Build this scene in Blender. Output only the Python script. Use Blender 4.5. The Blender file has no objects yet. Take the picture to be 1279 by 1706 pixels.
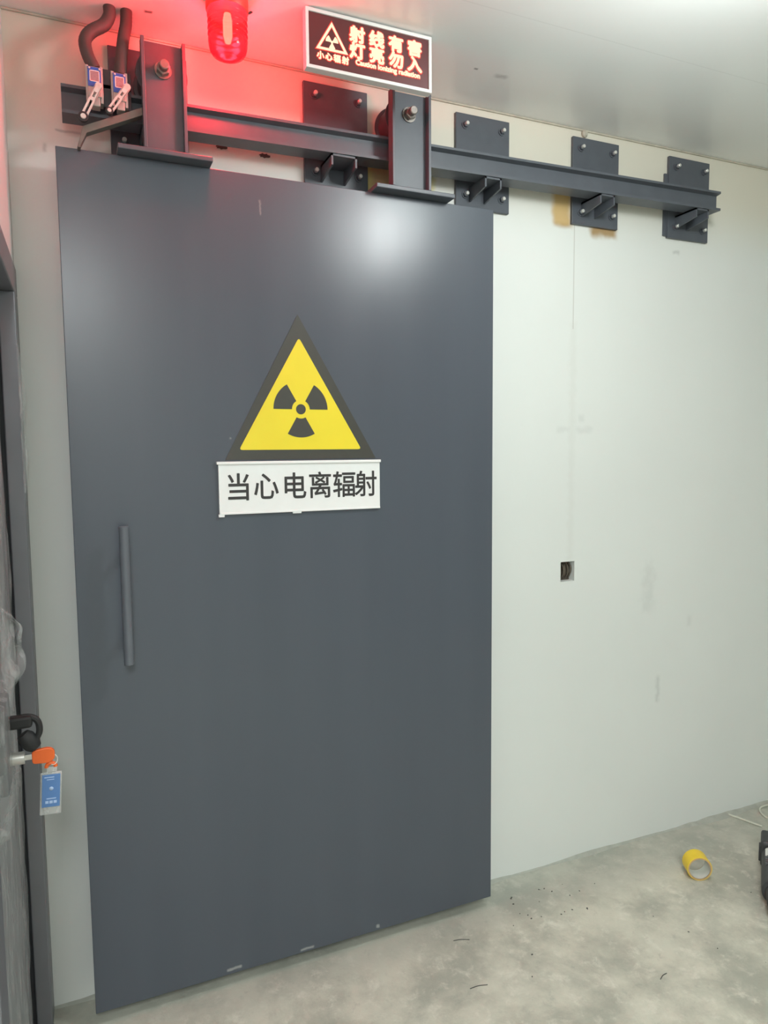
import bpy, bmesh, math, random
from mathutils import Vector, Matrix, noise
random.seed(7)
S = bpy.context.scene
COL = S.collection
PI = math.pi

# ------------------------------------------------------------------ camera
F_PX, CAM, YAW, PITCH, ROLL = 1174.9, (0.0215, -2.0267, 1.5126), 0.4059, 0.0856, -0.0091
cyw, syw, cp, sp = math.cos(YAW), math.sin(YAW), math.cos(PITCH), math.sin(PITCH)
fwd = Vector((syw*cp, cyw*cp, -sp)); right = Vector((cyw, -syw, 0)); up = right.cross(fwd)
cr, sr = math.cos(ROLL), math.sin(ROLL)
r2 = right*cr + up*sr; u2 = up*cr - right*sr
cam_data = bpy.data.cameras.new('camera')
cam = bpy.data.objects.new('camera', cam_data); COL.objects.link(cam)
M4 = Matrix((r2, u2, -fwd)).transposed().to_4x4(); M4.translation = Vector(CAM)
cam.matrix_world = M4
cam_data.sensor_fit = 'VERTICAL'; cam_data.sensor_height = 36.0; cam_data.lens = F_PX/1706*36.0
cam_data.clip_start = 0.02
S.camera = cam

# ------------------------------------------------------------------ light
S.view_settings.view_transform = 'Standard'
S.view_settings.look = 'None'
S.view_settings.exposure = 0.15
S.view_settings.gamma = 1.0
S.view_settings.use_curve_mapping = False
W = bpy.data.worlds.new('world'); S.world = W; W.use_nodes = True
W.node_tree.nodes['Background'].inputs[0].default_value = (0.9, 1.0, 0.95, 1)
W.node_tree.nodes['Background'].inputs[1].default_value = 0.15

def area_light(name, loc, size, power, col):
    l = bpy.data.lights.new(name, 'AREA'); l.shape = 'RECTANGLE'; l.size, l.size_y = size
    l.energy = power; l.color = col
    o = bpy.data.objects.new(name, l); o.location = loc; COL.objects.link(o)
    return o
LAMP_COL = (0.945, 1.0, 0.99)
def bulb_light(name, loc, power, col, r=.15):
    l = bpy.data.lights.new(name, 'POINT'); l.energy = power; l.color = col; l.shadow_soft_size = r
    o = bpy.data.objects.new(name, l); o.location = loc; COL.objects.link(o); return o
bulb_light('ceiling_lamp_light', (1.27, -1.10, 2.45), 25, LAMP_COL, .11)
area_light('rear_fill_light', (-.20, -3.3, 2.585), (.5, 1.6), 92, LAMP_COL)  # added fill light behind the camera, not a known lamp
bulb_light('right_fill_light', (3.9, -3.4, 2.30), 6, LAMP_COL)  # weak fill added from the right, no lamp known there

# ------------------------------------------------------------------ materials
class NT:
    def __init__(s, name):
        s.m = bpy.data.materials.new(name); s.m.use_nodes = True
        s.t = s.m.node_tree; s.n = s.t.nodes; s.b = s.n['Principled BSDF']; s.out = s.n['Material Output']
        s._pos = None
    def link(s, a, b): s.t.links.new(a, b)
    def put(s, v, sock):
        if hasattr(v, 'is_output'): s.link(v, sock)
        else: sock.default_value = v
    def pos(s):
        if not s._pos:
            tc = s.n.new('ShaderNodeTexCoord'); s._tc = tc
            sx = s.n.new('ShaderNodeSeparateXYZ'); s.link(tc.outputs['Object'], sx.inputs[0])
            s._pos = (tc.outputs['Object'], sx.outputs[0], sx.outputs[1], sx.outputs[2])
        return s._pos
    def math(s, op, a, b=0.0, c=0.0, clamp=False):
        n = s.n.new('ShaderNodeMath'); n.operation = op; n.use_clamp = clamp
        s.put(a, n.inputs[0]); s.put(b, n.inputs[1]); s.put(c, n.inputs[2]); return n.outputs[0]
    def noise(s, scale, detail=4, rough=.55, vec=None, dist=0.0):
        n = s.n.new('ShaderNodeTexNoise'); n.inputs['Scale'].default_value = scale
        n.inputs['Detail'].default_value = detail; n.inputs['Roughness'].default_value = rough
        n.inputs['Distortion'].default_value = dist
        s.link(vec if vec is not None else s.pos()[0], n.inputs['Vector']); return n.outputs['Fac']
    def scaled(s, v):
        n = s.n.new('ShaderNodeVectorMath'); n.operation = 'MULTIPLY'
        s.link(s.pos()[0], n.inputs[0]); n.inputs[1].default_value = v; return n.outputs[0]
    def ramp(s, f, lo, hi, a=0.0, b=1.0):
        n = s.n.new('ShaderNodeMapRange'); n.interpolation_type = 'SMOOTHSTEP'
        s.put(f, n.inputs[0]); n.inputs[1].default_value = lo; n.inputs[2].default_value = hi
        n.inputs[3].default_value = a; n.inputs[4].default_value = b; return n.outputs[0]
    def mix(s, f, a, b):
        n = s.n.new('ShaderNodeMix'); n.data_type = 'RGBA'
        s.put(f, n.inputs[0])
        for v, k in ((a, 6), (b, 7)):
            if hasattr(v, 'is_output'): s.link(v, n.inputs[k])
            else: n.inputs[k].default_value = (*v[:3], 1)
        return n.outputs[2]
    def box(s, u, v, u0, u1, v0, v1, soft, wob=None):
        """soft rectangular mask in two coordinates"""
        if wob is not None:
            w = s.math('MULTIPLY', s.math('SUBTRACT', wob, .5), soft*3)
            u = s.math('ADD', u, w); v = s.math('ADD', v, w)
        a = s.math('MULTIPLY', s.ramp(u, u0-soft, u0+soft), s.ramp(u, u1-soft, u1+soft, 1, 0))
        b = s.math('MULTIPLY', s.ramp(v, v0-soft, v0+soft), s.ramp(v, v1-soft, v1+soft, 1, 0))
        return s.math('MULTIPLY', a, b)
    def bump(s, h, strength, dist=0.01):
        n = s.n.new('ShaderNodeBump'); n.inputs['Strength'].default_value = strength
        n.inputs['Distance'].default_value = dist
        s.link(h, n.inputs['Height']); s.link(n.outputs[0], s.b.inputs['Normal'])
    def base(s, v): s.put(v if hasattr(v, 'is_output') else (*v[:3], 1), s.b.inputs['Base Color'])
    def set(s, **k):
        for a, v in k.items(): s.put(v, s.b.inputs[a.replace('_', ' ')])

def simple(name, col, rough=.5, metal=0.0, var=.12, scale=25, spec=.5):
    t = NT(name)
    f = t.noise(scale, 3)
    lo = tuple(c*(1-var) for c in col); hi = tuple(min(1, c*(1+var)) for c in col)
    t.base(t.mix(f, lo, hi)); t.set(Roughness=rough, Metallic=metal)
    t.b.inputs['Specular IOR Level'].default_value = spec
    return t.m

WALL = (0.74, 0.76, 0.735)
def mat_wall_back():
    t = NT('painted_wall_panel'); P, X, Y, Z = t.pos()
    c = t.mix(t.ramp(t.noise(1.6, 5), .3, .7), tuple(k*.97 for k in WALL), WALL)
    wob = t.noise(30, 4)
    # warmer, dimmer light on the upper wall, painted into its colour
    c = t.mix(t.math('MULTIPLY', t.ramp(Z, 2.2, 2.48), .75), c, (.66, .61, .49))
    # panel joint
    j = t.box(X, Z, 1.6105, 1.6135, 1.93, 2.29, .0022)
    c = t.mix(t.math('MULTIPLY', j, .55), c, (.33, .30, .25))
    j = t.box(X, Z, 1.600, 1.625, 1.12, 1.95, .012, wob)
    c = t.mix(t.math('MULTIPLY', j, .10), c, (.45, .42, .36))
    # rust burns beside the welded plates
    wob2 = t.noise(14, 2)
    r = t.box(X, Z, 1.524, 1.596, 2.266, 2.395, .015, wob2)
    dark = t.ramp(Z, 2.29, 2.25)
    rc = t.mix(dark, (.56, .35, .10), (.27, .13, .022))
    c = t.mix(t.math('MULTIPLY', r, t.math('ADD', t.math('MULTIPLY', dark, .15), .85)), c, rc)
    r = t.box(X, Z, 1.685, 1.795, 2.255, 2.295, .015, wob2)
    c = t.mix(t.math('MULTIPLY', r, .9), c, (.34, .20, .06))
    r = t.box(X, Z, .836, .985, 2.10, 2.385, .006, wob)
    fc = t.mix(t.ramp(X, .85, .875), (.55, .44, .17), (.46, .32, .17))
    c = t.mix(r, c, fc)
    r = t.box(X, Z, 1.00, 1.075, 2.10, 2.36, .012, wob)
    c = t.mix(t.math('MULTIPLY', r, .8), c, (.66, .61, .30))
    # scuffs
    for (x0, x1, z0, z1, s, k) in ((1.55, 1.60, 1.575, 1.59, .012, .13), (1.63, 1.70, 1.575, 1.592, .012, .13),
                                   (1.64, 1.665, 1.61, 1.635, .008, .12), (1.96, 2.00, .90, 1.08, .03, .14),
                                   (2.03, 2.045, .54, .64, .012, .28), (1.262, 1.270, 1.44, 1.47, .004, .4), (2.18, 2.20, .82, .86, .012, .12),
                                   (2.06, 2.09, 2.228, 2.240, .006, .3), (.0, .06, 2.325, 2.331, .003, .5), (-.03, -.022, 2.27, 2.29, .004, .35)):
        c = t.mix(t.math('MULTIPLY', t.box(X, Z, x0, x1, z0, z1, s, wob), k), c, (.22, .23, .22))
    t.base(c); t.set(Roughness=.45); t.bump(t.noise(6, 3), .04, .01)
    return t.m
def mat_wall():
    t = NT('painted_wall'); t.base(t.mix(t.noise(2, 4), tuple(k*.95 for k in WALL), WALL)); t.set(Roughness=.5); return t.m
def mat_ceiling():
    t = NT('ceiling_panel'); P, X, Y, Z = t.pos()
    c = t.mix(t.noise(1.5, 4), (.77, .785, .775), (.82, .835, .825))
    wob = t.noise(40, 4)
    for (x0, x1, y0, y1, s, k) in ((.214, .234, -.120, -.110, .003, .9), (1.10, 1.112, -.20, -.193, .003, .7), (1.175, 1.215, -.195, -.18, .008, .35),
                                   (-.2, 4.3, -.4525, -.4495, .001, .10)):
        c = t.mix(t.math('MULTIPLY', t.box(X, Y, x0, x1, y0, y1, s, wob if k > .3 else None), k), c, (.12, .12, .12))
    t.base(c); t.set(Roughness=.28); t.bump(t.noise(3, 2), .03, .01)
    return t.m
def mat_floor():
    t = NT('bare_concrete'); P, X, Y, Z = t.pos()
    n1 = t.noise(3.6, 9, .66, dist=.15); n2 = t.noise(16, 9, .72, dist=.25); n3 = t.noise(90, 5, .7)
    c = t.mix(t.ramp(n1, .36, .64), (.40, .40, .335), (.63, .615, .515))
    c = t.mix(t.ramp(n2, .5, .70, 0, .7), c, (.74, .72, .62))
    c = t.mix(t.ramp(n2, .44, .28, 0, .45), c, (.30, .31, .27))
    c = t.mix(t.ramp(n3, .62, .75, 0, .3), c, (.24, .24, .21))
    # darker strip along the foot of the wall
    w = t.math('ADD', Y, t.math('MULTIPLY', t.math('SUBTRACT', n1, .5), .22))
    c = t.mix(t.ramp(w, -.26, -.13, 0, .42), c, (.33, .35, .31))
    t.base(c); t.set(Roughness=.72)
    t.bump(t.math('ADD', n2, t.math('MULTIPLY', n3, .4)), .25, .006)
    return t.m
def mat_door():
    t = NT('dark_grey_door_paint'); P, X, Y, Z = t.pos()
    streak = t.noise(1, 1.5, .5, t.scaled((11, 4, .9)))
    c = t.mix(streak, (.069, .081, .101), (.081, .094, .116))
    # paint chips along the lower edge and a run near the top
    wob = t.noise(60, 3)
    for (x0, x1, z0, z1) in ((.345, .385, .052, .060), (.56, .60, .048, .054), (.80, .812, .05, .06), (.488, .490, 2.14, 2.18), (.391, .395, 1.548, 1.552)):
        c = t.mix(t.math('MULTIPLY', t.box(X, Z, x0, x1, z0, z1, .003, wob), .5), c, (.5, .5, .48))
    t.base(c); t.set(Roughness=t.ramp(streak, .0, 1, .27, .33))
    return t.m
M = {}
M['wall_back'] = mat_wall_back(); M['wall'] = mat_wall(); M['ceiling'] = mat_ceiling(); M['floor'] = mat_floor()
M['door'] = mat_door()
M['steel'] = simple('dark_grey_steel_paint', (.085, .095, .112), .42, 0, .18, 18)
M['handle'] = simple('handle_paint', (.12, .132, .152), .33, 0, .1, 20)
M['steel_dark'] = simple('dark_grey_frame_paint', (.06, .066, .076), .45, 0, .15, 18)
M['zinc'] = simple('zinc_bolt', (.72, .71, .67), .35, .45, .1, 60)
M['bolt_dark'] = simple('worn_dark_bolt', (.24, .22, .20), .4, .7, .3, 80)
M['rubber'] = simple('black_rubber', (.02, .02, .021), .6)
M['hose'] = simple('dark_hose', (.065, .058, .055), .65, 0, .2, 40)
M['alu'] = simple('pale_aluminium', (.66, .63, .58), .38, .35, .08, 60)
M['case'] = simple('grey_switch_case', (.42, .40, .37), .45, .2, .08, 60)
M['blue'] = simple('blue_label', (.035, .11, .45), .4, 0, .08, 60)
M['white'] = simple('white_plastic', (.80, .81, .80), .4, 0, .03, 40)
M['label_print'] = simple('label_print', (.33, .22, .24), .5, 0, .3, 300)
M['black'] = simple('black_print', (.032, .03, .03), .45, 0, .1, 60)
M['tri_dark'] = simple('sign_black', (.055, .055, .047), .38, 0, .1, 30)
M['yellow'] = simple('sign_yellow', (.80, .66, .035), .35, 0, .05, 10)
M['bar'] = simple('striker_steel', (.15, .14, .12), .5, .3, .25, 40)
M['jamb'] = simple('grey_aluminium_frame', (.20, .205, .225), .38, .3, .1, 12)
M['gap'] = simple('gap_shade', (.035, .04, .048), .6)
M['leaf'] = simple('grey_door_leaf', (.30, .31, .32), .45, 0, .1, 8)
M['orange'] = simple('orange_plastic', (.85, .145, .025), .42, 0, .06, 40)
M['red_plastic'] = simple('red_plastic', (.65, .07, .05), .45)
M['tape'] = simple('yellow_tape', (.86, .62, .03), .35, 0, .06, 30)
M['card'] = simple('cardboard_core', (.55, .36, .17), .8, 0, .1, 60)
M['core_in'] = simple('pale_core_paper', (.66, .66, .60), .7, 0, .08, 30)
M['tool'] = simple('dark_tool_plastic', (.045, .047, .05), .5, 0, .25, 40)
M['tool_grey'] = simple('grey_tool_plastic', (.11, .115, .12), .5, 0, .2, 40)
M['cable'] = simple('pale_cable', (.62, .63, .53), .5)
M['chip'] = simple('dark_scrap', (.06, .06, .055), .6)
M['caulk'] = simple('yellowed_caulk', (.48, .45, .37), .7, 0, .3, 20)
M['mortar'] = simple('mortar', (.40, .41, .36), .85, 0, .25, 30)
M['hole'] = simple('dirty_hole', (.10, .08, .06), .8, 0, .7, 45)
M['sign_frame'] = simple('silver_frame', (.76, .76, .74), .35, 0, .04, 20)
t = NT('sign_panel'); t.base((.11, .028, .03)); t.set(Roughness=.3); M['sign_panel'] = t.m
def emis(name, col, k):
    t = NT(name); t.base((.1, .02, .02)); t.b.inputs['Emission Color'].default_value = (*col, 1)
    t.b.inputs['Emission Strength'].default_value = k; return t.m
M['led'] = emis('lit_letters', (1, .70, .44), 1.3)
M['led_red'] = emis('letter_halo', (1, .035, .02), .75)  # red bloom around the lit signs, put into glowing copies
M['bulb'] = emis('lit_bulb', (1, .30, .22), 6)
def mat_lens():
    t = NT('red_lens')
    tr = t.n.new('ShaderNodeBsdfTransparent'); tr.inputs[0].default_value = (1, .34, .30, 1)
    t.base((.80, .02, .03)); t.set(Roughness=.12)
    t.b.inputs['Emission Color'].default_value = (1, .02, .03, 1); t.b.inputs['Emission Strength'].default_value = .25
    mx = t.n.new('ShaderNodeMixShader'); mx.inputs[0].default_value = .45
    t.link(tr.outputs[0], mx.inputs[1]); t.link(t.b.outputs[0], mx.inputs[2]); t.link(mx.outputs[0], t.out.inputs[0])
    return t.m
M['lens'] = mat_lens()
def mat_film(name, alpha, tint=(.85, .88, .88)):
    t = NT(name)
    tr = t.n.new('ShaderNodeBsdfTransparent'); tr.inputs[0].default_value = (.96, .97, .97, 1)
    t.base(tint); t.set(Roughness=.22)
    f = t.ramp(t.noise(5, 5, .6, t.scaled((9, 9, 2.2))), .4, .75, alpha*.45, alpha)
    mx = t.n.new('ShaderNodeMixShader'); t.link(f, mx.inputs[0])
    t.link(tr.outputs[0], mx.inputs[1]); t.link(t.b.outputs[0], mx.inputs[2]); t.link(mx.outputs[0], t.out.inputs[0])
    return t.m
M['film'] = mat_film('plastic_film', .55)
M['sleeve'] = mat_film('clear_sleeve', .55, (.80, .80, .78))

# ------------------------------------------------------------------ mesh helpers
class MB:
    def __init__(s): s.bm = bmesh.new()
    def add(s, other):
        me = bpy.data.meshes.new('t'); other.to_mesh(me); other.free(); s.bm.from_mesh(me); bpy.data.meshes.remove(me); return s
    def box(s, x0, x1, y0, y1, z0, z1, bev=0.0, seg=2):
        b = bmesh.new(); bmesh.ops.create_cube(b, size=1)
        bmesh.ops.scale(b, vec=(x1-x0, y1-y0, z1-z0), verts=b.verts)
        bmesh.ops.translate(b, vec=((x0+x1)/2, (y0+y1)/2, (z0+z1)/2), verts=b.verts)
        if bev: bmesh.ops.bevel(b, geom=b.edges[:], offset=bev, segments=seg, profile=.5, affect='EDGES')
        return s.add(b)
    def prism(s, pts, d, axis='Y', bev=0.0):
        """pts in the plane (u,v); d = (d0, d1) extrusion range.  axis Y: (u,d,v)  X: (d,u,v)  Z: (u,v,d)"""
        b = bmesh.new()
        f3 = {'Y': lambda u, v, k: (u, k, v), 'X': lambda u, v, k: (k, u, v), 'Z': lambda u, v, k: (u, v, k)}[axis]
        A = [b.verts.new(f3(u, v, d[0])) for u, v in pts]; B = [b.verts.new(f3(u, v, d[1])) for u, v in pts]
        b.faces.new(A); b.faces.new(B[::-1])
        for i in range(len(pts)):
            j = (i+1) % len(pts); b.faces.new((A[j], A[i], B[i], B[j]))
        bmesh.ops.recalc_face_normals(b, faces=b.faces)
        if bev: bmesh.ops.bevel(b, geom=b.edges[:], offset=bev, segments=2, profile=.5, affect='EDGES')
        return s.add(b)
    def cyl(s, p0, p1, r0, r1=None, n=24, caps=True):
        p0, p1 = Vector(p0), Vector(p1); r1 = r0 if r1 is None else r1
        return s.lathe([(0, 0), (r0, 0), (r1, 1), (0, 1)] if caps else [(r0, 0), (r1, 1)], p0, p1, n)
    def lathe(s, prof, p0, p1, n=32, rot=0.0, rib=None):
        """prof: (radius, t along p0->p1)"""
        p0, p1 = Vector(p0), Vector(p1); d = p1-p0; q = d.to_track_quat('Z', 'Y'); b = bmesh.new(); rings = []
        for r, tt in prof:
            c = p0+d*tt
            if r < 1e-6: rings.append([b.verts.new(c)])
            else:
                rings.append([b.verts.new(c+q @ Vector((r*math.cos(2*PI*i/n+rot), r*math.sin(2*PI*i/n+rot), 0))) for i in range(n)])
        for A, B in zip(rings, rings[1:]):
            for i in range(n):
                j = (i+1) % n
                if len(A) == 1 and len(B) == 1: continue
                if len(A) == 1: b.faces.new((A[0], B[i], B[j]))
                elif len(B) == 1: b.faces.new((A[i], A[j], B[0]))
                else: b.faces.new((A[i], A[j], B[j], B[i]))
        bmesh.ops.recalc_face_normals(b, faces=b.faces)
        for f in b.faces: f.smooth = n > 8
        return s.add(b)
    def tube(s, pts, r, n=12, caps=True, sub=6, ridge=0.0):
        pts = [Vector(p) for p in pts]
        if sub:
            P = [pts[0]*2-pts[1]]+pts+[pts[-1]*2-pts[-2]]; out = []
            for i in range(1, len(P)-2):
                for k in range(sub):
                    a = k/sub; p0, p1, p2, p3 = P[i-1:i+3]
                    out.append(.5*((2*p1)+(p2-p0)*a+(2*p0-5*p1+4*p2-p3)*a*a+(3*p1-p0-3*p2+p3)*a**3))
            out.append(pts[-1]); pts = out
        b = bmesh.new(); rings = []; nrm = None
        for i, p in enumerate(pts):
            d = (pts[min(i+1, len(pts)-1)]-pts[max(i-1, 0)]).normalized()
            if nrm is None: nrm = d.orthogonal().normalized()
            nrm = (nrm-d*nrm.dot(d)).normalized(); bi = d.cross(nrm)
            rr = (r if not callable(r) else r(i/(len(pts)-1)))*(1+(ridge if i % 2 else -ridge))
            rings.append([b.verts.new(p+(nrm*math.cos(2*PI*k/n)+bi*math.sin(2*PI*k/n))*rr) for k in range(n)])
        for A, B in zip(rings, rings[1:]):
            for k in range(n): b.faces.new((A[k], A[(k+1) % n], B[(k+1) % n], B[k]))
        if caps: b.faces.new(rings[0][::-1]); b.faces.new(rings[-1])
        bmesh.ops.recalc_face_normals(b, faces=b.faces)
        for f in b.faces: f.smooth = True
        return s.add(b)
    def move(s, mtx): bmesh.ops.transform(s.bm, matrix=mtx, verts=s.bm.verts); return s
    def build(s, name, mat, parent=None, smooth=True, angle=35):
        me = bpy.data.meshes.new(name); s.bm.to_mesh(me); s.bm.free()
        me.materials.append(M[mat])
        if smooth:
            if angle >= 80: me.polygons.foreach_set('use_smooth', [True]*len(me.polygons))
            fl = [p.use_smooth for p in me.polygons]
            me.set_sharp_from_angle(angle=math.radians(angle))
            me.polygons.foreach_set('use_smooth', fl)
        o = bpy.data.objects.new(name, me); COL.objects.link(o)
        if parent:
            o.parent = parent; o.matrix_parent_inverse = chain_inv(parent)
        return o
def world_of(o):
    m = o.matrix_basis.copy()
    if o.parent: m = world_of(o.parent) @ o.matrix_parent_inverse @ m
    return m
def chain_inv(o): return world_of(o).inverted()
def tag(o, label=None, cat=None, group=None, kind=None):
    for k, v in (('label', label), ('category', cat), ('group', group), ('kind', kind)):
        if v: o[k] = v
    return o
def empty(name, loc, label, cat, group=None):
    o = bpy.data.objects.new(name, None); o.location = loc; o.empty_display_size = .05; COL.objects.link(o)
    return tag(o, label, cat, group)
def struct(o): o['kind'] = 'structure'; return o

def text_mesh(items, y, name, mat, parent, bold=0.0, depth=.0008):
    """items: (string, centre x, centre z, em size, x scale, z scale) -> ONE mesh standing in a plane facing -y;
    bold > 0 widens every stroke by overlaying shifted copies"""
    bm = bmesh.new()
    sh = [(0, 0)]
    if bold: sh += [(bold*math.cos(q*PI/4), bold*math.sin(q*PI/4)) for q in range(8)]
    for (st, cx, cz, size, kx, kz) in items:
        cu = bpy.data.curves.new('lettering', 'FONT'); cu.body = st; cu.size = size
        cu.align_x = 'LEFT'; cu.extrude = 0; cu.resolution_u = 3
        ob = bpy.data.objects.new('lettering', cu); COL.objects.link(ob)
        bpy.context.view_layer.update()
        me = bpy.data.meshes.new_from_object(ob.evaluated_get(bpy.context.evaluated_depsgraph_get()))
        bpy.data.objects.remove(ob); bpy.data.curves.remove(cu)
        co = [v.co.copy() for v in me.vertices]
        xs = [v.x for v in co]; ys = [v.y for v in co]
        mx, my = (min(xs)+max(xs))/2, (min(ys)+max(ys))/2
        for n_, (dx, dz) in enumerate(sh):
            yy = y-depth-n_*.00002
            for v, c in zip(me.vertices, co): v.co = (cx+(c.x-mx)*kx+dx, yy, cz+(c.y-my)*kz+dz)
            bm.from_mesh(me)
        bpy.data.meshes.remove(me)
    k = MB(); k.bm.free(); k.bm = bm
    return k.build(name, mat, parent, smooth=False)

# ================================================================== SETTING
XL, XW, XR, YR, ZC = -0.108, -2.4, 4.8, -4.6, 2.5965
HX0, HX1, HZ0, HZ1 = 1.572, 1.632, 1.045, 1.116     # opening cut in the wall
b = bmesh.new()
xs = [XW-.1, HX0, HX1, XR+.1]; zs = [0, HZ0, HZ1, ZC]
g = {}
for side, y in ((0, 0.0), (1, .10)):
    for i, x in enumerate(xs):
        for j, z in enumerate(zs): g[side, i, j] = b.verts.new((x, y, z))
for side in (0, 1):
    for i in range(3):
        for j in range(3):
            if (i, j) == (1, 1): continue
            b.faces.new([g[side, a, c] for a, c in ((i, j), (i+1, j), (i+1, j+1), (i, j+1))])
for (a, c), (d, e) in zip([(1, 1), (2, 1), (2, 2), (1, 2)], [(2, 1), (2, 2), (1, 2), (1, 1)]):
    b.faces.new((g[0, a, c], g[0, d, e], g[1, d, e], g[1, a, c]))
loop = [(0, 0), (1, 0), (2, 0), (3, 0), (3, 1), (3, 2), (3, 3), (2, 3), (1, 3), (0, 3), (0, 2), (0, 1)]
for (a, c), (d, e) in zip(loop, loop[1:]+loop[:1]): b.faces.new((g[0, a, c], g[0, d, e], g[1, d, e], g[1, a, c]))
bmesh.ops.recalc_face_normals(b, faces=b.faces)
k = MB(); k.add(b); struct(k.build('wall_back', 'wall_back', smooth=False))
struct(MB().box(XW-.1, XR+.1, YR-.1, .1, -.1, 0).build('floor', 'floor', smooth=False))
struct(MB().box(XW-.1, XR+.1, YR-.1, .1, ZC, ZC+.1).build('ceiling', 'ceiling', smooth=False))
struct(MB().box(XR, XR+.1, YR, 0, 0, ZC).build('wall_right', 'wall', smooth=False))
struct(MB().box(XW, XR, YR-.1, YR, 0, ZC).build('wall_front', 'wall', smooth=False))
# left wall with the doorway next to the corner
DZ, DY = 1.976, -1.02
k = MB(); k.box(-.26, XL, DY-.02, DY, 0, ZC); k.box(-.26, XL, DY, 0, DZ, ZC)
struct(k.build('wall_left', 'wall', smooth=False))
struct(MB().box(XW-.1, XW, YR, .1, 0, ZC).build('wall_far_left', 'wall', smooth=False))

# left door: frame (jambs and head), dark gap strip, leaf
dr = bpy.data.objects.new('door_1', None); dr.location = (-.15, -.5, 0); COL.objects.link(dr); struct(dr)
k = MB(); k.box(-.142, -.1045, -.085, -.001, 0, 1.905, .003); k.box(-.26, -.142, -.05, -.001, 0, 1.905)
k.box(-.26, -.1045, DY, DY+.08, 0, 1.905, .003); k.box(-.26, -.1045, DY, -.001, 1.905, DZ-.001, .003)
k.build('door_frame', 'jamb', dr)
MB().box(-.156, -.142, -.075, -.05, 0, 1.905).build('gap_shade_strip', 'gap', dr)  # dark strip standing in for the shade in the leaf gap
k = MB(); k.box(-.20, -.156, DY+.085, -.078, .012, 1.90, .003)
k.build('door_leaf', 'leaf', dr)
k = MB(); k.box(-.156, -.152, -.13, -.079, .012, 1.90, .001)
k.build('leaf_edge_strip', 'jamb', dr)
# lock plate and pull handle of the left door
k = MB(); k.box(-.158, -.128, -.55, -.46, .86, 1.04, .006, 3)
k.build('lock_plate', 'steel_dark', dr)
k = MB()
k.tube([(-.130, -.50, .992), (-.095, -.50, .996), (-.078, -.50, .986), (-.074, -.50, .966), (-.080, -.50, .950), (-.094, -.50, .936)], .0062, 10)
k.lathe([(0, 0), (.012, .02), (.0165, .25), (.0165, .75), (.012, .98), (0, 1)], (-.105, -.50, .962), (-.082, -.50, .930), 20)
k.box(-.130, -.086, -.512, -.488, .975, 1.0, .006)
k.build('pull_handle', 'rubber', dr)
k = MB(); k.cyl((-.13, -.50, .914), (-.103, -.50, .914), .0125, n=24)
k.build('lock_cylinder', 'zinc', dr)
MB().lathe([(0, 0), (.014, 0), (.014, .7), (.011, 1), (0, 1)], (-.157, -.66, .925), (-.146, -.66, .925), 24).build('red_disc', 'red_plastic', dr)  # small red disc on the leaf face
# seams
struct(MB().box(XL, XR, -.006, 0, ZC-.006, ZC, .002).build('trim_1', 'caulk'))
k = bmesh.new(); rows = []
for i in range(140):
    x = XL+(XR-XL)*i/139
    h = .004+.016*max(0, noise.noise(Vector((x*3.1, 0, 0)))+.25)+.004*noise.noise(Vector((x*17, 3, 0)))
    d = .008+.035*max(0, noise.noise(Vector((x*2.3, 9, 0)))+.2)
    rows.append([k.verts.new(p) for p in ((x, .002, max(.003, h)), (x, -d*.5, max(.002, h*.55)), (x, -d, -.002))])
for A, B in zip(rows, rows[1:]):
    for j in range(2): k.faces.new((A[j], A[j+1], B[j+1], B[j]))
mb = MB(); mb.add(k); struct(mb.build('baseboard_back', 'mortar', angle=80))

# ================================================================== TRACK
YB, YF = -.050, -.112          # rail flange back / front
def rz(x): return 2.331+.0155*(x-.3)
RH = .066
track = empty('door_track', (1.1, 0, 2.35), 'dark grey steel I-beam rail on square wall plates above sliding door', 'rail')
def rail_prism(mb, x0, x1, prof):
    b = bmesh.new()
    A = [b.verts.new((x0, y, rz(x0)+z)) for y, z in prof]; B = [b.verts.new((x1, y, rz(x1)+z)) for y, z in prof]
    b.faces.new(A); b.faces.new(B[::-1])
    for i in range(len(prof)):
        j = (i+1) % len(prof); b.faces.new((A[j], A[i], B[i], B[j]))
    bmesh.ops.recalc_face_normals(b, faces=b.faces); mb.add(b)
yc = (YB+YF)/2
prof = [(YF, 0), (YB, 0), (YB, .007), (yc+.006, .011), (yc+.006, RH-.010), (YB+0, RH-.007), (YB, RH), (YF, RH), (YF, RH-.007),
        (yc-.012, RH-.011), (yc-.012, .013), (YF, .008)]
k = MB(); rail_prism(k, .018, 2.165, prof)
k.build('rail', 'steel', track, smooth=False)
PLX = [.131, .6495, 1.1437, 1.5926, 2.0197]; PW, PZ0, PZ1, PT = .196, 2.279, 2.5653, .012
for i, px in enumerate(PLX):
    z0 = PZ0; z1 = PZ1 if i else 2.553
    pl = MB().box(px, px+PW, -PT, -.0003, z0, z1, .0015).build('mounting_plate', 'steel', track)
    if i == 4:
        MB().box(px-.016, px+.10, -PT*.6, -.0002, z0+.006, z1-.062, .001).build('backing_plate', 'steel', pl)
    for bx in (px+.032, px+PW-.030):
        for bz in (z0+.040, z1-.035):
            k = MB(); k.cyl((bx, -PT, bz), (bx, -PT-.003, bz), .012, n=20)
            k.cyl((bx, -PT-.003, bz), (bx, -PT-.011, bz), .0092, n=6)
            k.build('anchor_nut', 'steel', pl, angle=25)
            k = MB(); k.lathe([(0, 0), (.0058, 0), (.0058, .85), (.0045, 1), (0, 1)], (bx, -PT-.011, bz), (bx, -PT-.020, bz), 14)
            k.build('anchor_stud', 'zinc', pl)
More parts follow.
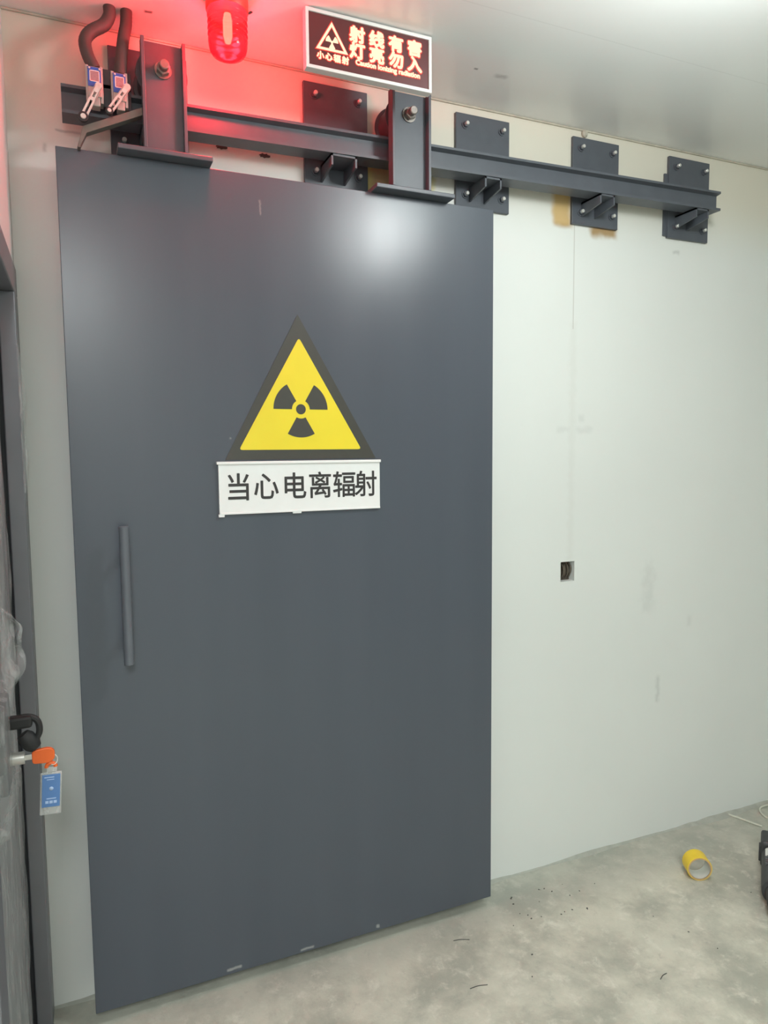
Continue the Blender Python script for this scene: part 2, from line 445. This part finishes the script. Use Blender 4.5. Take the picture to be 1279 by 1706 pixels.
for (x0, x1) in ((.200, .27), (.697, .773), (1.190, 1.249), (1.629, 1.690), (2.052, 2.112)):
    k = MB(); zt = rz((x0+x1)/2)-.001; th = .0055
    k.box(x0, x1, -.109, -PT, zt-th, zt)
    for a, c in ((x0, x0+th), (x1-th, x1)):
        k.prism([(-.109, zt), (-PT, zt), (-PT, zt-.046), (-.109, zt-.030)], (a, c), 'X')
    k.build('support_bracket', 'steel', track, smooth=False)
# plate that carries the two limit switches, welded on the rail front
k = MB(); k.box(.080, .176, -.1185, -.1125, 2.352, 2.405, .001); k.box(.080, .176, -.1185, -.1125, 2.395, 2.440, .001)
k.build('switch_bracket', 'steel_dark', track)

# ================================================================== SLIDING DOOR
YD = -.125
sd = empty('sliding_door', (.6055, -.0925, .0417), 'big dark grey steel sliding door hanging from roller track', 'door')
DOOR_T, DOOR_B, DW = 2.2417, .0417, 1.2108
k = MB(); k.box(0, DW, YD, -.060, DOOR_B, DOOR_T, .0015)
k.build('door_panel', 'door', sd)
# pull handle
k = MB(); k.lathe([(0, 0), (.0108, 0), (.0118, .004), (.0118, .996), (.0108, 1), (0, 1)], (.1145, -.182, .985), (.1145, -.182, 1.334), 28)
h = k.build('door_handle', 'handle', sd)
for z in (1.255, 1.045):
    MB().cyl((.1145, YD-.0005, z), (.1145, -.174, z), .0095, n=20).build('standoff', 'steel', h)
# roller hangers
def hanger(x0, x1, lx0, lx1, ztop):
    xm = (x0+x1)/2; zr = rz(xm)+RH
    k = MB(); th = .008; yw, yfr = -.136, -.166
    k.box(x0, x1, yw-th, yw, DOOR_T+.0128, ztop, .001)
    k.box(x0, x0+th, yfr, yw-th+.001, DOOR_T+.0128, ztop, .001)
    k.box(x1-th, x1, yfr, yw-th+.001, DOOR_T+.0128, ztop, .001)
    hg = k.build('roller_hanger', 'steel', sd)
    k = MB(); k.box(lx0, lx1, -.168, -.061, DOOR_T+.0005, DOOR_T+.0125, .002)
    k.build('ledge_plate', 'steel', hg)
    zc = zr+.053
    k = MB(); k.lathe([(0, 0), (.062, 0), (.062, .07), (.053, .09), (.053, .91), (.062, .93), (.062, 1), (0, 1)], (xm, -.1215, zc), (xm, -.0405, zc), 48)
    k.build('wheel', 'steel_dark', hg)
    k = MB(); k.cyl((xm, yw, zc), (xm, -.115, zc), .012, n=20)
    k.lathe([(0, 0), (.0205, 0), (.0205, 1), (0, 1)], (xm, yw-th, zc), (xm, yw-th-.004, zc), 28)
    k.lathe([(0, 0), (.0155, 0), (.0165, .1), (.0165, .9), (.014, 1), (0, 1)], (xm, yw-th-.004, zc), (xm, yw-th-.019, zc), 6, rot=.35)
    k.lathe([(0, 0), (.0115, 0), (.0115, .9), (.0095, 1), (0, 1)], (xm, yw-th-.019, zc), (xm, yw-th-.036, zc), 20)
    k.build('axle_bolt', 'bolt_dark', hg, angle=25)
hanger(.198, .302, .137, .362, 2.512)
hanger(.858, .978, .808, 1.054, 2.517)
# bent striker bar on the door top
k = MB()
pts = [(.0515, DOOR_T-.001), (.0655, 2.281), (.205, 2.346)]
ya, yb_ = -.152, -.136
k.prism([(.0480, DOOR_T-.005), (.0555, DOOR_T-.005), (.0555, 2.2417), (.0700, 2.272), (.198, 2.334), (.198, 2.352), (.0625, 2.287)], (-.150, -.126), 'Y', .0008)
k.build('striker_bar', 'bar', sd)

# ================================================================== SIGNS ON THE DOOR
sg = empty('warning_sign', (.59, YD, 1.494), 'yellow and black triangular radiation warning sign on door', 'sign')
Y0 = YD-.0004
MB().prism([(.379, 1.494), (.813, 1.494), (.586, 1.888)], (Y0, Y0-.0016), 'Y').build('sign_border', 'tri_dark', sg, smooth=False)
Y1 = Y0-.0018
def rounded(pts, r, n=5):
    out = []
    for i in range(len(pts)):
        p0, p1, p2 = Vector(pts[i-1]), Vector(pts[i]), Vector(pts[(i+1) % len(pts)])
        a = p1+(p0-p1).normalized()*r; c = p1+(p2-p1).normalized()*r
        for q in range(n+1):
            s = q/n; out.append(tuple(a*(1-s)**2+p1*2*s*(1-s)+c*s*s))
    return out
MB().prism(rounded([(.416, 1.520), (.768, 1.520), (.588, 1.826)], .010), (Y1, Y1-.0010), 'Y').build('sign_face', 'yellow', sg, smooth=False)
Y2 = Y1-.0012
def trefoil(mb, cx, cz, r0, r1, rc, yy, d, kx=1.0):
    for a0 in (0, 120, 240):
        P = []
        for q in range(13): a = math.radians(a0+60*q/12); P.append((cx+kx*r1*math.cos(a), cz+r1*math.sin(a)))
        for q in range(12, -1, -1): a = math.radians(a0+60*q/12); P.append((cx+kx*r0*math.cos(a), cz+r0*math.sin(a)))
        mb.prism(P, (yy, yy-d), 'Y')
    mb.prism([(cx+kx*rc*math.cos(2*PI*q/24), cz+rc*math.sin(2*PI*q/24)) for q in range(24)], (yy, yy-d), 'Y')
k = MB(); trefoil(k, .590, 1.631, .0255, .0775, .0140, Y2, .0006)
k.build('radiation_symbol', 'tri_dark', sg, smooth=False)

pl = empty('text_sign', (.59, YD, 1.346), 'white rectangular plate with black Chinese warning text below yellow triangle', 'sign')
k = MB(); k.box(.359, .8235, YD-.007, YD-.0004, 1.350, 1.488, .001)
k.box(.354, .826, YD-.0115, YD-.0004, 1.4815, 1.4895, .0015)
k.box(.359, .8235, YD-.0085, YD-.0004, 1.3475, 1.353, .001)
k.box(.3585, .3625, YD-.0085, YD-.0004, 1.349, 1.486, .001)
k.build('plate', 'white', pl)
k = MB(); k.box(.560, .585, YD-.008, YD-.0004, 1.343, 1.349, .001); k.build('clip', 'white', pl)
k = MB(); k.box(.356, .372, YD-.008, YD-.0004, 1.341, 1.349, .001); k.build('clip', 'white', pl)
txt = '当心电离辐射'
cxs = [.411, .487, .569, .641, .713, .779]
text_mesh([(ch, cxs[i], 1.421, .0765, .94, 1.02) for i, ch in enumerate(txt)], YD-.0072, 'lettering', 'black', pl, bold=.0010, depth=.0003)

# ================================================================== LED SIGN
ls = empty('led_sign', (.743, -.27, ZC), 'lit red LED warning sign in silver frame under the ceiling', 'sign')
X0, X1, Z0, Z1, YS = .571, .9155, 2.4525, 2.5935, -.292
fr = .0085
k = MB()
k.box(X0, X1, YS, -.268, Z0, Z0+fr, .0015); k.box(X0, X1, YS, -.268, Z1-fr, Z1, .0015)
k.box(X0, X0+fr, YS, -.268, Z0+fr-.002, Z1-fr+.002, .0015); k.box(X1-fr, X1, YS, -.268, Z0+fr-.002, Z1-fr+.002, .0015)
k.box(X0+.004, X1-.004, -.272, -.266, Z0+.004, Z1-.004)
k.build('sign_frame', 'sign_frame', ls)
YP = YS+.004
MB().box(X0+fr-.001, X1-fr+.001, YP, -.273, Z0+fr-.001, Z1-fr+.001).build('display_panel', 'sign_panel', ls, smooth=False)
for x in (.60, .86): MB().box(x, x+.03, -.285, -.255, Z1-.001, ZC, .001).build('ceiling_clip', 'sign_frame', ls)
big = []
for row, z in (('射线有害', 2.5555), ('灯亮勿入', 2.5165)):
    for i, ch in enumerate(row): big.append((ch, .7065+.0533*i, z, .0405, 1.04, .98))
small = [(ch, .609+.0217*i, 2.4875, .019, 1, 1) for i, ch in enumerate('小心辐射')]
eng = [('Caution ionizing radiation', .7915, 2.4878, .0168, 1.03, 1.0)]
text_mesh(big, YP-.0012, 'lettering', 'led', ls, bold=.0022)
text_mesh(small+eng, YP-.0012, 'lettering', 'led', ls, bold=.0011)
text_mesh(big, YP-.0003, 'lettering_glow', 'led_red', ls, bold=.0050, depth=.0003)  # halo of the letters modelled as wider red glowing copies
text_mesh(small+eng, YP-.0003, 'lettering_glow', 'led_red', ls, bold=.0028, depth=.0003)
def tri_ring(mb, A, B, C, w, yy, d):
    c = (Vector(A)+Vector(B)+Vector(C))/3
    o = [Vector(p) for p in (A, B, C)]; n = [c+(p-c)*(1-w) for p in o]
    for i in range(3):
        j = (i+1) % 3; mb.prism([tuple(o[i]), tuple(o[j]), tuple(n[j]), tuple(n[i])], (yy, yy-d), 'Y')
k = MB(); tri_ring(k, (.598, 2.5025), (.6815, 2.5025), (.6395, 2.571), .24, YP-.0006, .0008)
trefoil(k, .6397, 2.524, .003, .0165, .0032, YP-.0006, .0008)
k.build('warning_symbol', 'led', ls, smooth=False)
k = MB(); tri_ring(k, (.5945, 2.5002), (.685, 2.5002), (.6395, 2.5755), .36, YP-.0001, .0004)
k.build('symbol_glow', 'led_red', ls, smooth=False)  # same modelled halo around the triangle

# ================================================================== BEACON
BX, BY = .390, -.250
bc = empty('warning_beacon', (BX, BY, ZC), 'glowing red warning beacon lamp hanging from ceiling above door', 'lamp')
k = MB(); k.lathe([(0, 0), (.050, 0), (.050, .9), (.048, 1), (0, 1)], (BX, BY, ZC), (BX, BY, 2.558), 40)
k.build('beacon_base', 'red_plastic', bc)
prof = [(.0475, 2.558), (.0475, 2.548)]
z = 2.548
for i in range(4):
    prof += [(.0470, z-.002), (.0435, z-.005), (.0435, z-.008), (.0465, z-.0115)]; z -= .0135
prof += [(.0460, 2.488), (.0450, 2.478), (.0425, 2.469), (.0375, 2.462), (.029, 2.4575), (.019, 2.456), (.010, 2.459), (0, 2.461)]
H = ZC-2.456
k = MB(); k.lathe([(r, (ZC-zz)/H) for r, zz in prof], (BX, BY, ZC), (BX, BY, 2.456), 48)
lens = k.build('beacon_lens', 'lens', bc, angle=50)
k = MB(); k.lathe([(0, 0), (.008, .02), (.011, .25), (.011, .75), (.007, .97), (0, 1)], (BX, BY, 2.557), (BX, BY, 2.488), 20)
k.build('bulb', 'bulb', bc)
pt = bpy.data.lights.new('beacon_light', 'POINT'); pt.energy = 15; pt.color = (1, .05, .11); pt.shadow_soft_size = .03
po = bpy.data.objects.new('beacon_light', pt); po.location = (BX, BY, 2.503); COL.objects.link(po)
po.parent = bc; po.matrix_parent_inverse = chain_inv(bc)
k = MB(); k.tube([(BX+.052, BY+.03, ZC-.012), (BX+.062, BY+.035, ZC-.006), (BX+.07, BY+.04, ZC+.002)], .0025, 8)
k.build('lamp_wire', 'rubber', bc)

# ================================================================== LIMIT SWITCHES AND HOSES
def switch(x0, z0, x1, z1, arm, roller_r, label):
    """case front at y=-.152; arm = ((px,pz) pivot end, (qx,qz) roller end)"""
    cx = (x0+x1)/2
    sw = empty('limit_switch', (cx, -.1185, z0), label, 'switch', 'limit switches at the door end')
    k = MB(); k.box(x0, x1, -.152, -.119, z0, z1, .002)
    k.box(x0-.0035, x0+.003, -.148, -.119, z0-.012, z1+.004, .001); k.box(x1-.003, x1+.0035, -.148, -.119, z0-.012, z1+.004, .001)
    k.box(x0+.008, x1-.004, -.150, -.122, z0-.020, z0+.001, .002)
    cs = k.build('switch_case', 'case', sw)
    lz0, lz1 = z1-.046, z1-.002
    k = MB(); k.box(x0+.001, x1-.001, -.1535, -.1521, lz0, lz1, .0004); lb = k.build('label_plate', 'blue', sw)
    xa, xb, za, zb = x0+.005, x1-.004, lz0+.011, lz1-.0075; w = .0016
    k = MB()
    for q in ((xa, xb, za, za+w), (xa, xb, zb-w, zb), (xa, xa+w, za, zb), (xb-w, xb, za, zb)): k.box(q[0], q[1], -.1541, -.1535, q[2], q[3])
    k.build('label_border', 'white', lb, smooth=False)
    MB().box(xa+w, xb-w, -.1539, -.1535, za+w, zb-w).build('label_print', 'label_print', lb, smooth=False)
    k = MB()
    for sx in (x0+.005, x1-.004): k.lathe([(0, 0), (.0023, 0), (.0023, .6), (.0013, 1), (0, 1)], (sx, -.1535, lz1-.0035), (sx, -.1560, lz1-.0035), 12)
    k.build('label_screw', 'zinc', lb)
    (px, pz), (qx, qz) = arm
    d = Vector((qx-px, 0, qz-pz)); L = d.length; u = d/L; n = Vector((-u.z, 0, u.x))
    def at(s, t): p = Vector((px, 0, pz))+u*s+n*t; return (p.x, p.z)
    # slotted lever: outline ring built from two rails, a mid web and two rounded ends
    k = MB(); ww = .0078; sl = .0026; ya, yb2 = -.166, -.162
    def strip(s0, s1, t0, t1): k.prism([at(s0, t0), at(s1, t0), at(s1, t1), at(s0, t1)], (ya, yb2), 'Y')
    strip(0, L-.006, sl, ww*.92); strip(0, L-.006, -ww*.92, -sl); strip(-.001, L*.10, -sl, sl); strip(L*.36, L*.46, -sl, sl)
    strip(0, L*.42, ww*.8, ww); strip(0, L*.42, -ww, -ww*.8)
    P = [at(-ww*math.sin(a), ww*math.cos(a)) for a in [PI*q/12 for q in range(13)]]
    k.prism(P, (ya, yb2), 'Y')
    lv = k.build('lever_arm', 'alu', sw, angle=30)
    k = MB(); k.cyl((px+u.x*.012, -.152, pz+u.z*.012), (px+u.x*.012, -.1665, pz+u.z*.012), .0055, n=16); k.build('lever_pivot', 'zinc', lv)
    k = MB(); k.lathe([(0, 0), (roller_r, 0), (roller_r, 1), (0, 1)], (qx, -.160, qz), (qx, -.1705, qz), 28); k.build('roller', 'rubber', lv)
    k = MB(); k.lathe([(0, 0), (roller_r*.58, 0), (roller_r*.5, 1), (0, 1)], (qx, -.1705, qz), (qx, -.1735, qz), 18); k.build('roller_pin', 'alu', lv)
    return sw
switch(.0765, 2.357, .1075, 2.425, ((.1000, 2.377), (.0635, 2.300)), .0112, 'left limit switch with blue label and lever angled down left')
switch(.1325, 2.357, .1625, 2.421, ((.1640, 2.386), (.1215, 2.323)), .0085, 'right limit switch with blue label, next to the rail hanger')
k = MB(); k.tube([(.1345, -.098, ZC), (.1335, -.100, 2.575), (.120, -.107, 2.548), (.090, -.118, 2.520), (.0755, -.126, 2.492), (.0800, -.133, 2.458), (.0945, -.136, 2.4255)],
                 .0145, 16, sub=8, ridge=.012)
tag(k.build('flexible_conduit', 'hose', angle=60), 'dark bent cable hose dropping from ceiling to left limit switch', 'hose', 'cable hoses above the limit switches')
k = MB(); k.tube([(.1735, -.098, ZC), (.171, -.102, 2.56), (.163, -.116, 2.52), (.156, -.130, 2.47), (.151, -.1365, 2.4215)], .0140, 16, sub=8, ridge=.012)
tag(k.build('flexible_conduit', 'hose', angle=60), 'dark straighter cable hose dropping from ceiling to right limit switch', 'hose', 'cable hoses above the limit switches')

# ================================================================== WALL OPENING AND SLOTS
ho = empty('wall_cutout', ((HX0+HX1)/2, 0, HZ0), 'small square hole cut in white wall with dirty dark inside', 'hole')
k = MB(); e = .0003
k.box(HX0+e, HX1-e, .030, .034, HZ0+e, HZ1-e)
k.build('hole_back', 'hole', ho, smooth=False)
k = MB()
for q in range(5):
    x = HX0+.009+.011*q
    k.tube([(x, .029, HZ0+.006), (x+random.uniform(-.006, .006), .010+.006*random.random(), HZ0+.025+.01*random.random()),
            (x+random.uniform(-.006, .006), .012, HZ0+.05), (x, .029, HZ1-.008)], .0032, 8)
k.build('wire_stub', 'hole', ho)
for (x, z, lab) in ((.415, 2.350, 'left of two dark torn screw holes in wall under rail'), (.535, 2.345, 'right of two dark torn screw holes in wall under rail')):
    P = []
    for q in range(16):
        a = 2*PI*q/16; r = 1+.25*math.sin(q*2.7)
        P.append((x+.017*math.cos(a)*r*(1.0 if math.cos(a) > 0 else .8), z+.0055*math.sin(a)*r))
    tag(MB().prism(P, (-.0004, -.0022), 'Y').build('screw_hole', 'chip', smooth=False), lab, 'hole', 'torn screw holes under the rail')
k = MB(); k.lathe([(0, 0), (.012, 0), (.013, .5), (.007, 1), (0, 1)], (1.645, -.0005, 2.583), (1.648, -.012, 2.583), 10)
tag(k.build('sealant_blob', 'caulk'), 'small tan sealant blob at ceiling edge above third plate from right', 'sealant')

# ================================================================== KEYS, TAG, FILM
ky = empty('door_key', (-.075, -.50, .91), 'orange-headed key sticking out of left door lock', 'key')
k = MB(); k.box(-.112, -.088, -.5012, -.4988, .908, .918, .0005)
k.build('key_blade', 'zinc', ky)
P = rounded([(-.090, .899), (-.060, .896), (-.049, .903), (-.049, .922), (-.060, .928), (-.090, .926)], .006)
MB().prism(P, (-.5045, -.4955), 'Y', .0015).build('key_head', 'orange', ky)
k = MB(); k.tube([(-.052+.0075*math.cos(a), -.5+.002*math.sin(a), .9005+.0095*math.sin(a)) for a in [2*PI*q/16 for q in range(17)]], .0011, 8, sub=0)
k.build('key_ring', 'zinc', ky)
M['card_blue'] = simple('blue_card', (.10, .22, .48), .4, 0, .06, 40)
tg = empty('key_tag', (-.059, -.50, .79), 'clear key tag with blue card hanging below orange key', 'tag')
k = MB(); k.tube([(-.0570+.0085*math.cos(a), -.499, .8855+.0085*math.sin(a)) for a in [PI*q/10 for q in range(11)]], .0040, 10, sub=0)
k.build('tag_loop', 'orange', tg)
TT = Matrix.Translation((-.0585, -.5, .838)) @ Matrix.Rotation(.06, 4, 'Y') @ Matrix.Translation((.0585, .5, -.838))
k = MB(); k.box(-.0790, -.0395, -.5030, -.4970, .788, .8755, .002); k.box(-.068, -.049, -.502, -.498, .8760, .886, .001); k.move(TT); k.build('tag_sleeve', 'sleeve', tg)
k = MB(); k.box(-.0755, -.0425, -.5046, -.5031, .805, .8720, .0005); k.move(TT); cd = k.build('tag_card', 'card_blue', tg)
M['card_light'] = simple('card_print', (.42, .55, .78), .5)
k = MB()
for q in range(3): k.box(-.0690+.0075*q, -.0632+.0075*q, -.5050, -.5046, .8125, .8180)
k.box(-.067, -.0495, -.5050, -.5046, .8215, .8235)
k.box(-.0715, -.0535, -.5050, -.5046, .8655, .8675); k.box(-.067, -.0535, -.5050, -.5046, .8610, .8625)
k.lathe([(0, 0), (.004, 0), (.004, 1), (0, 1)], (-.0585, -.5046, .843), (-.0585, -.5050, .843), 16)
k.move(TT); k.build('card_marks', 'card_light', cd, smooth=False)

# clear film over the left door
b = bmesh.new(); NU, NV = 44, 110; grid = []
for i in range(NU+1):
    row = []
    for j in range(NV+1):
        u, v = i/NU, j/NV
        z = .015+1.86*v
        edge = -.115-.07*max(0, noise.noise(Vector((0, z*2.3, 4))))
        if .74 < z < 1.02: edge += -.10*math.sin((z-.74)/.28*PI)
        y = edge+(-.86-edge)*u
        w = .007*noise.noise(Vector((y*5, z*1.8, 0)))+.006*abs(noise.noise(Vector((y*13, z*5, 2))))+.003*noise.noise(Vector((y*40, z*12, 5)))
        x = -.146+w
        if .80 < z < 1.06 and -.62 < y < -.38: x = max(x, -.124+w*.4)
        row.append(b.verts.new((x, y, z)))
    grid.append(row)
for i in range(NU):
    for j in range(NV): b.faces.new((grid[i][j], grid[i+1][j], grid[i+1][j+1], grid[i][j+1]))
k = MB(); k.add(b)
fl = k.build('plastic_film', 'film', angle=180); tag(fl, 'clear crinkled protective plastic film covering the left door', 'plastic film')
# loose flap of film that stands off the frame near the lock
b = bmesh.new(); grid = []
for i in range(13):
    row = []
    for j in range(41):
        u, v = i/12, j/40
        z = .985+.20*v
        out = math.sin(v*PI)**.8*(.046+.010*math.sin(v*9))
        x = -.150+out*u+.004*noise.noise(Vector((u*4, v*9, 1)))
        y = -.30-.02*math.sin(u*3+v*5)-.03*(1-u)+.02*noise.noise(Vector((u*3, v*6, 7)))
        row.append(b.verts.new((x, y, z)))
    grid.append(row)
for i in range(12):
    for j in range(40): b.faces.new((grid[i][j], grid[i+1][j], grid[i+1][j+1], grid[i][j+1]))
k = MB(); k.add(b); k.build('film_flap', 'film', fl, angle=180)
b = bmesh.new(); grid = []
for i in range(7):
    row = []
    for j in range(61):
        u, v = i/6, j/60
        z = 1.42+.36*v
        x = -.106+(.004+.010*math.sin(v*PI)*(.6+.4*math.sin(v*11)))*u+.002*noise.noise(Vector((u*4, v*14, 1)))
        y = -.085+.035*u*math.sin(v*PI)-.01*(1-u)
        row.append(b.verts.new((x, y, z)))
    grid.append(row)
for i in range(6):
    for j in range(60): b.faces.new((grid[i][j], grid[i+1][j], grid[i+1][j+1], grid[i][j+1]))
k = MB(); k.add(b); k.build('film_strip', 'film', fl, angle=180)

# ================================================================== FLOOR ITEMS
tp = empty('tape_roll', (1.965, -.27, 0), 'roll of yellow tape standing on concrete floor near wall', 'tape')
R0 = .0425; ax = Vector((-.46, -.888, 0)).normalized(); c0 = Vector((1.972, -.270, R0)); p0, p1 = c0-ax*.027, c0+ax*.027
k = MB(); k.lathe([(R0-.002, .001), (R0-.0006, .0), (R0, .01), (R0, .99), (R0-.0006, 1), (R0-.002, .999)], p0, p1, 64); k.build('tape_winding', 'tape', tp, angle=40)
k = MB(); k.lathe([(R0-.0066, 0), (R0-.0020, 0), (R0-.0020, 1), (R0-.0066, 1)], p0-ax*.0004, p1+ax*.0004, 64); k.build('card_core', 'card', tp, angle=40)
k = MB(); k.lathe([(R0-.0068, .02), (R0-.0068, .98)], p0, p1, 64); k.build('core_lining', 'core_in', tp, angle=40)

# power tool lying at the right
tl = empty('power_tool', (2.20, -.40, 0), 'dark grey power tool lying on floor at right edge', 'tool')
a = Vector((1.985, -.575, .047)); bb = Vector((2.330, -.302, .052)); d = (bb-a).normalized()
k = MB(); k.lathe([(0, 0), (.017, 0), (.021, .02), (.021, .08), (.030, .11), (.034, .25), (.0455, .255), (.047, .29), (.047, .86), (.043, .9), (0, .9)], a, bb, 36)
k.build('motor_housing', 'tool', tl)
k = MB(); k.lathe([(0, 0), (.010, 0), (.013, .2), (.013, .8), (.015, 1), (0, 1)], a-d*.012, a+d*.002, 24); k.build('end_cap', 'tool_grey', tl)
q = Matrix.Translation(a) @ d.to_track_quat('X', 'Z').to_matrix().to_4x4()
k = MB(); k.box(.335, .43, -.05, .05, -.046, .052, .010, 3); k.box(.345, .37, .045, .056, -.03, .03, .003); k.move(q); k.build('gear_case', 'tool', tl)
k = MB(); k.box(.24, .28, -.205, -.035, -.04, -.004, .012, 3); k.move(q); k.build('grip', 'tool', tl)
k = MB(); k.box(.275, .325, -.010, .010, .0464, .0476, .0004); k.move(q @ Matrix.Rotation(-.62, 4, 'X')); k.build('rating_label', 'white', tl)
k = MB()
for i in range(4): k.box(.215+.014*i, .221+.014*i, .018, .036, .030, .041, .001)
k.move(q); k.build('vent_slot', 'tool_grey', tl)

# cables
k = MB(); k.tube([(2.425, -.014, .004), (2.442, -.06, .004), (2.455, -.10, .004), (2.468, -.135, .004)], .0038, 8)
tag(k.build('cable_offcut', 'cable'), 'short pale straight cable offcut on floor near the wall', 'cable')
k = MB(); k.tube([(2.60, -.170, .004), (2.545, -.118, .004), (2.555, -.062, .005), (2.595, -.03, .006), (2.68, -.035, .005), (2.74, -.09, .004), (2.72, -.17, .004), (2.66, -.20, .004)], .0036, 8)
tag(k.build('cable_loop', 'cable'), 'pale cable curled in loop on floor at right edge', 'cable')

# small scraps on the floor
sc = [((1.022, -.212), (1.070, -.228), 'dark wire scrap lying on floor nearest the door corner'),
      ((.970, -.403), (1.023, -.410), 'dark wire scrap lying on floor farther from door'),
      ((1.485, -.593), (1.519, -.582), 'short dark wire scrap on floor toward lower right')]
for (p, q2, lab) in sc:
    k = MB(); m = ((p[0]+q2[0])/2, (p[1]+q2[1])/2+.003)
    k.tube([(*p, .0012), (*m, .0016), (*q2, .0011)], .0010, 6)
    tag(k.build('wire_scrap', 'chip'), lab, 'scrap', 'wire scraps on the floor')
bb_ = bmesh.new(); rnd = random.Random(3)
for i in range(34):
    x, y = (1.20+.35*rnd.random(), -.10-.16*rnd.random()) if i < 20 else (.9+1.3*rnd.random(), -.15-.7*rnd.random())
    r = rnd.uniform(.001, .0026)
    mt = Matrix.Translation((x, y, r*.5)) @ Matrix.Rotation(rnd.random()*6, 4, 'Z') @ Matrix.Diagonal((1.6, 1, .6, 1))
    bmesh.ops.create_icosphere(bb_, subdivisions=1, radius=r, matrix=mt)
k = MB(); k.add(bb_); tag(k.build('floor_grit', 'chip', smooth=False), 'dark grit crumbs scattered on concrete by the door corner', 'grit', kind='stuff')
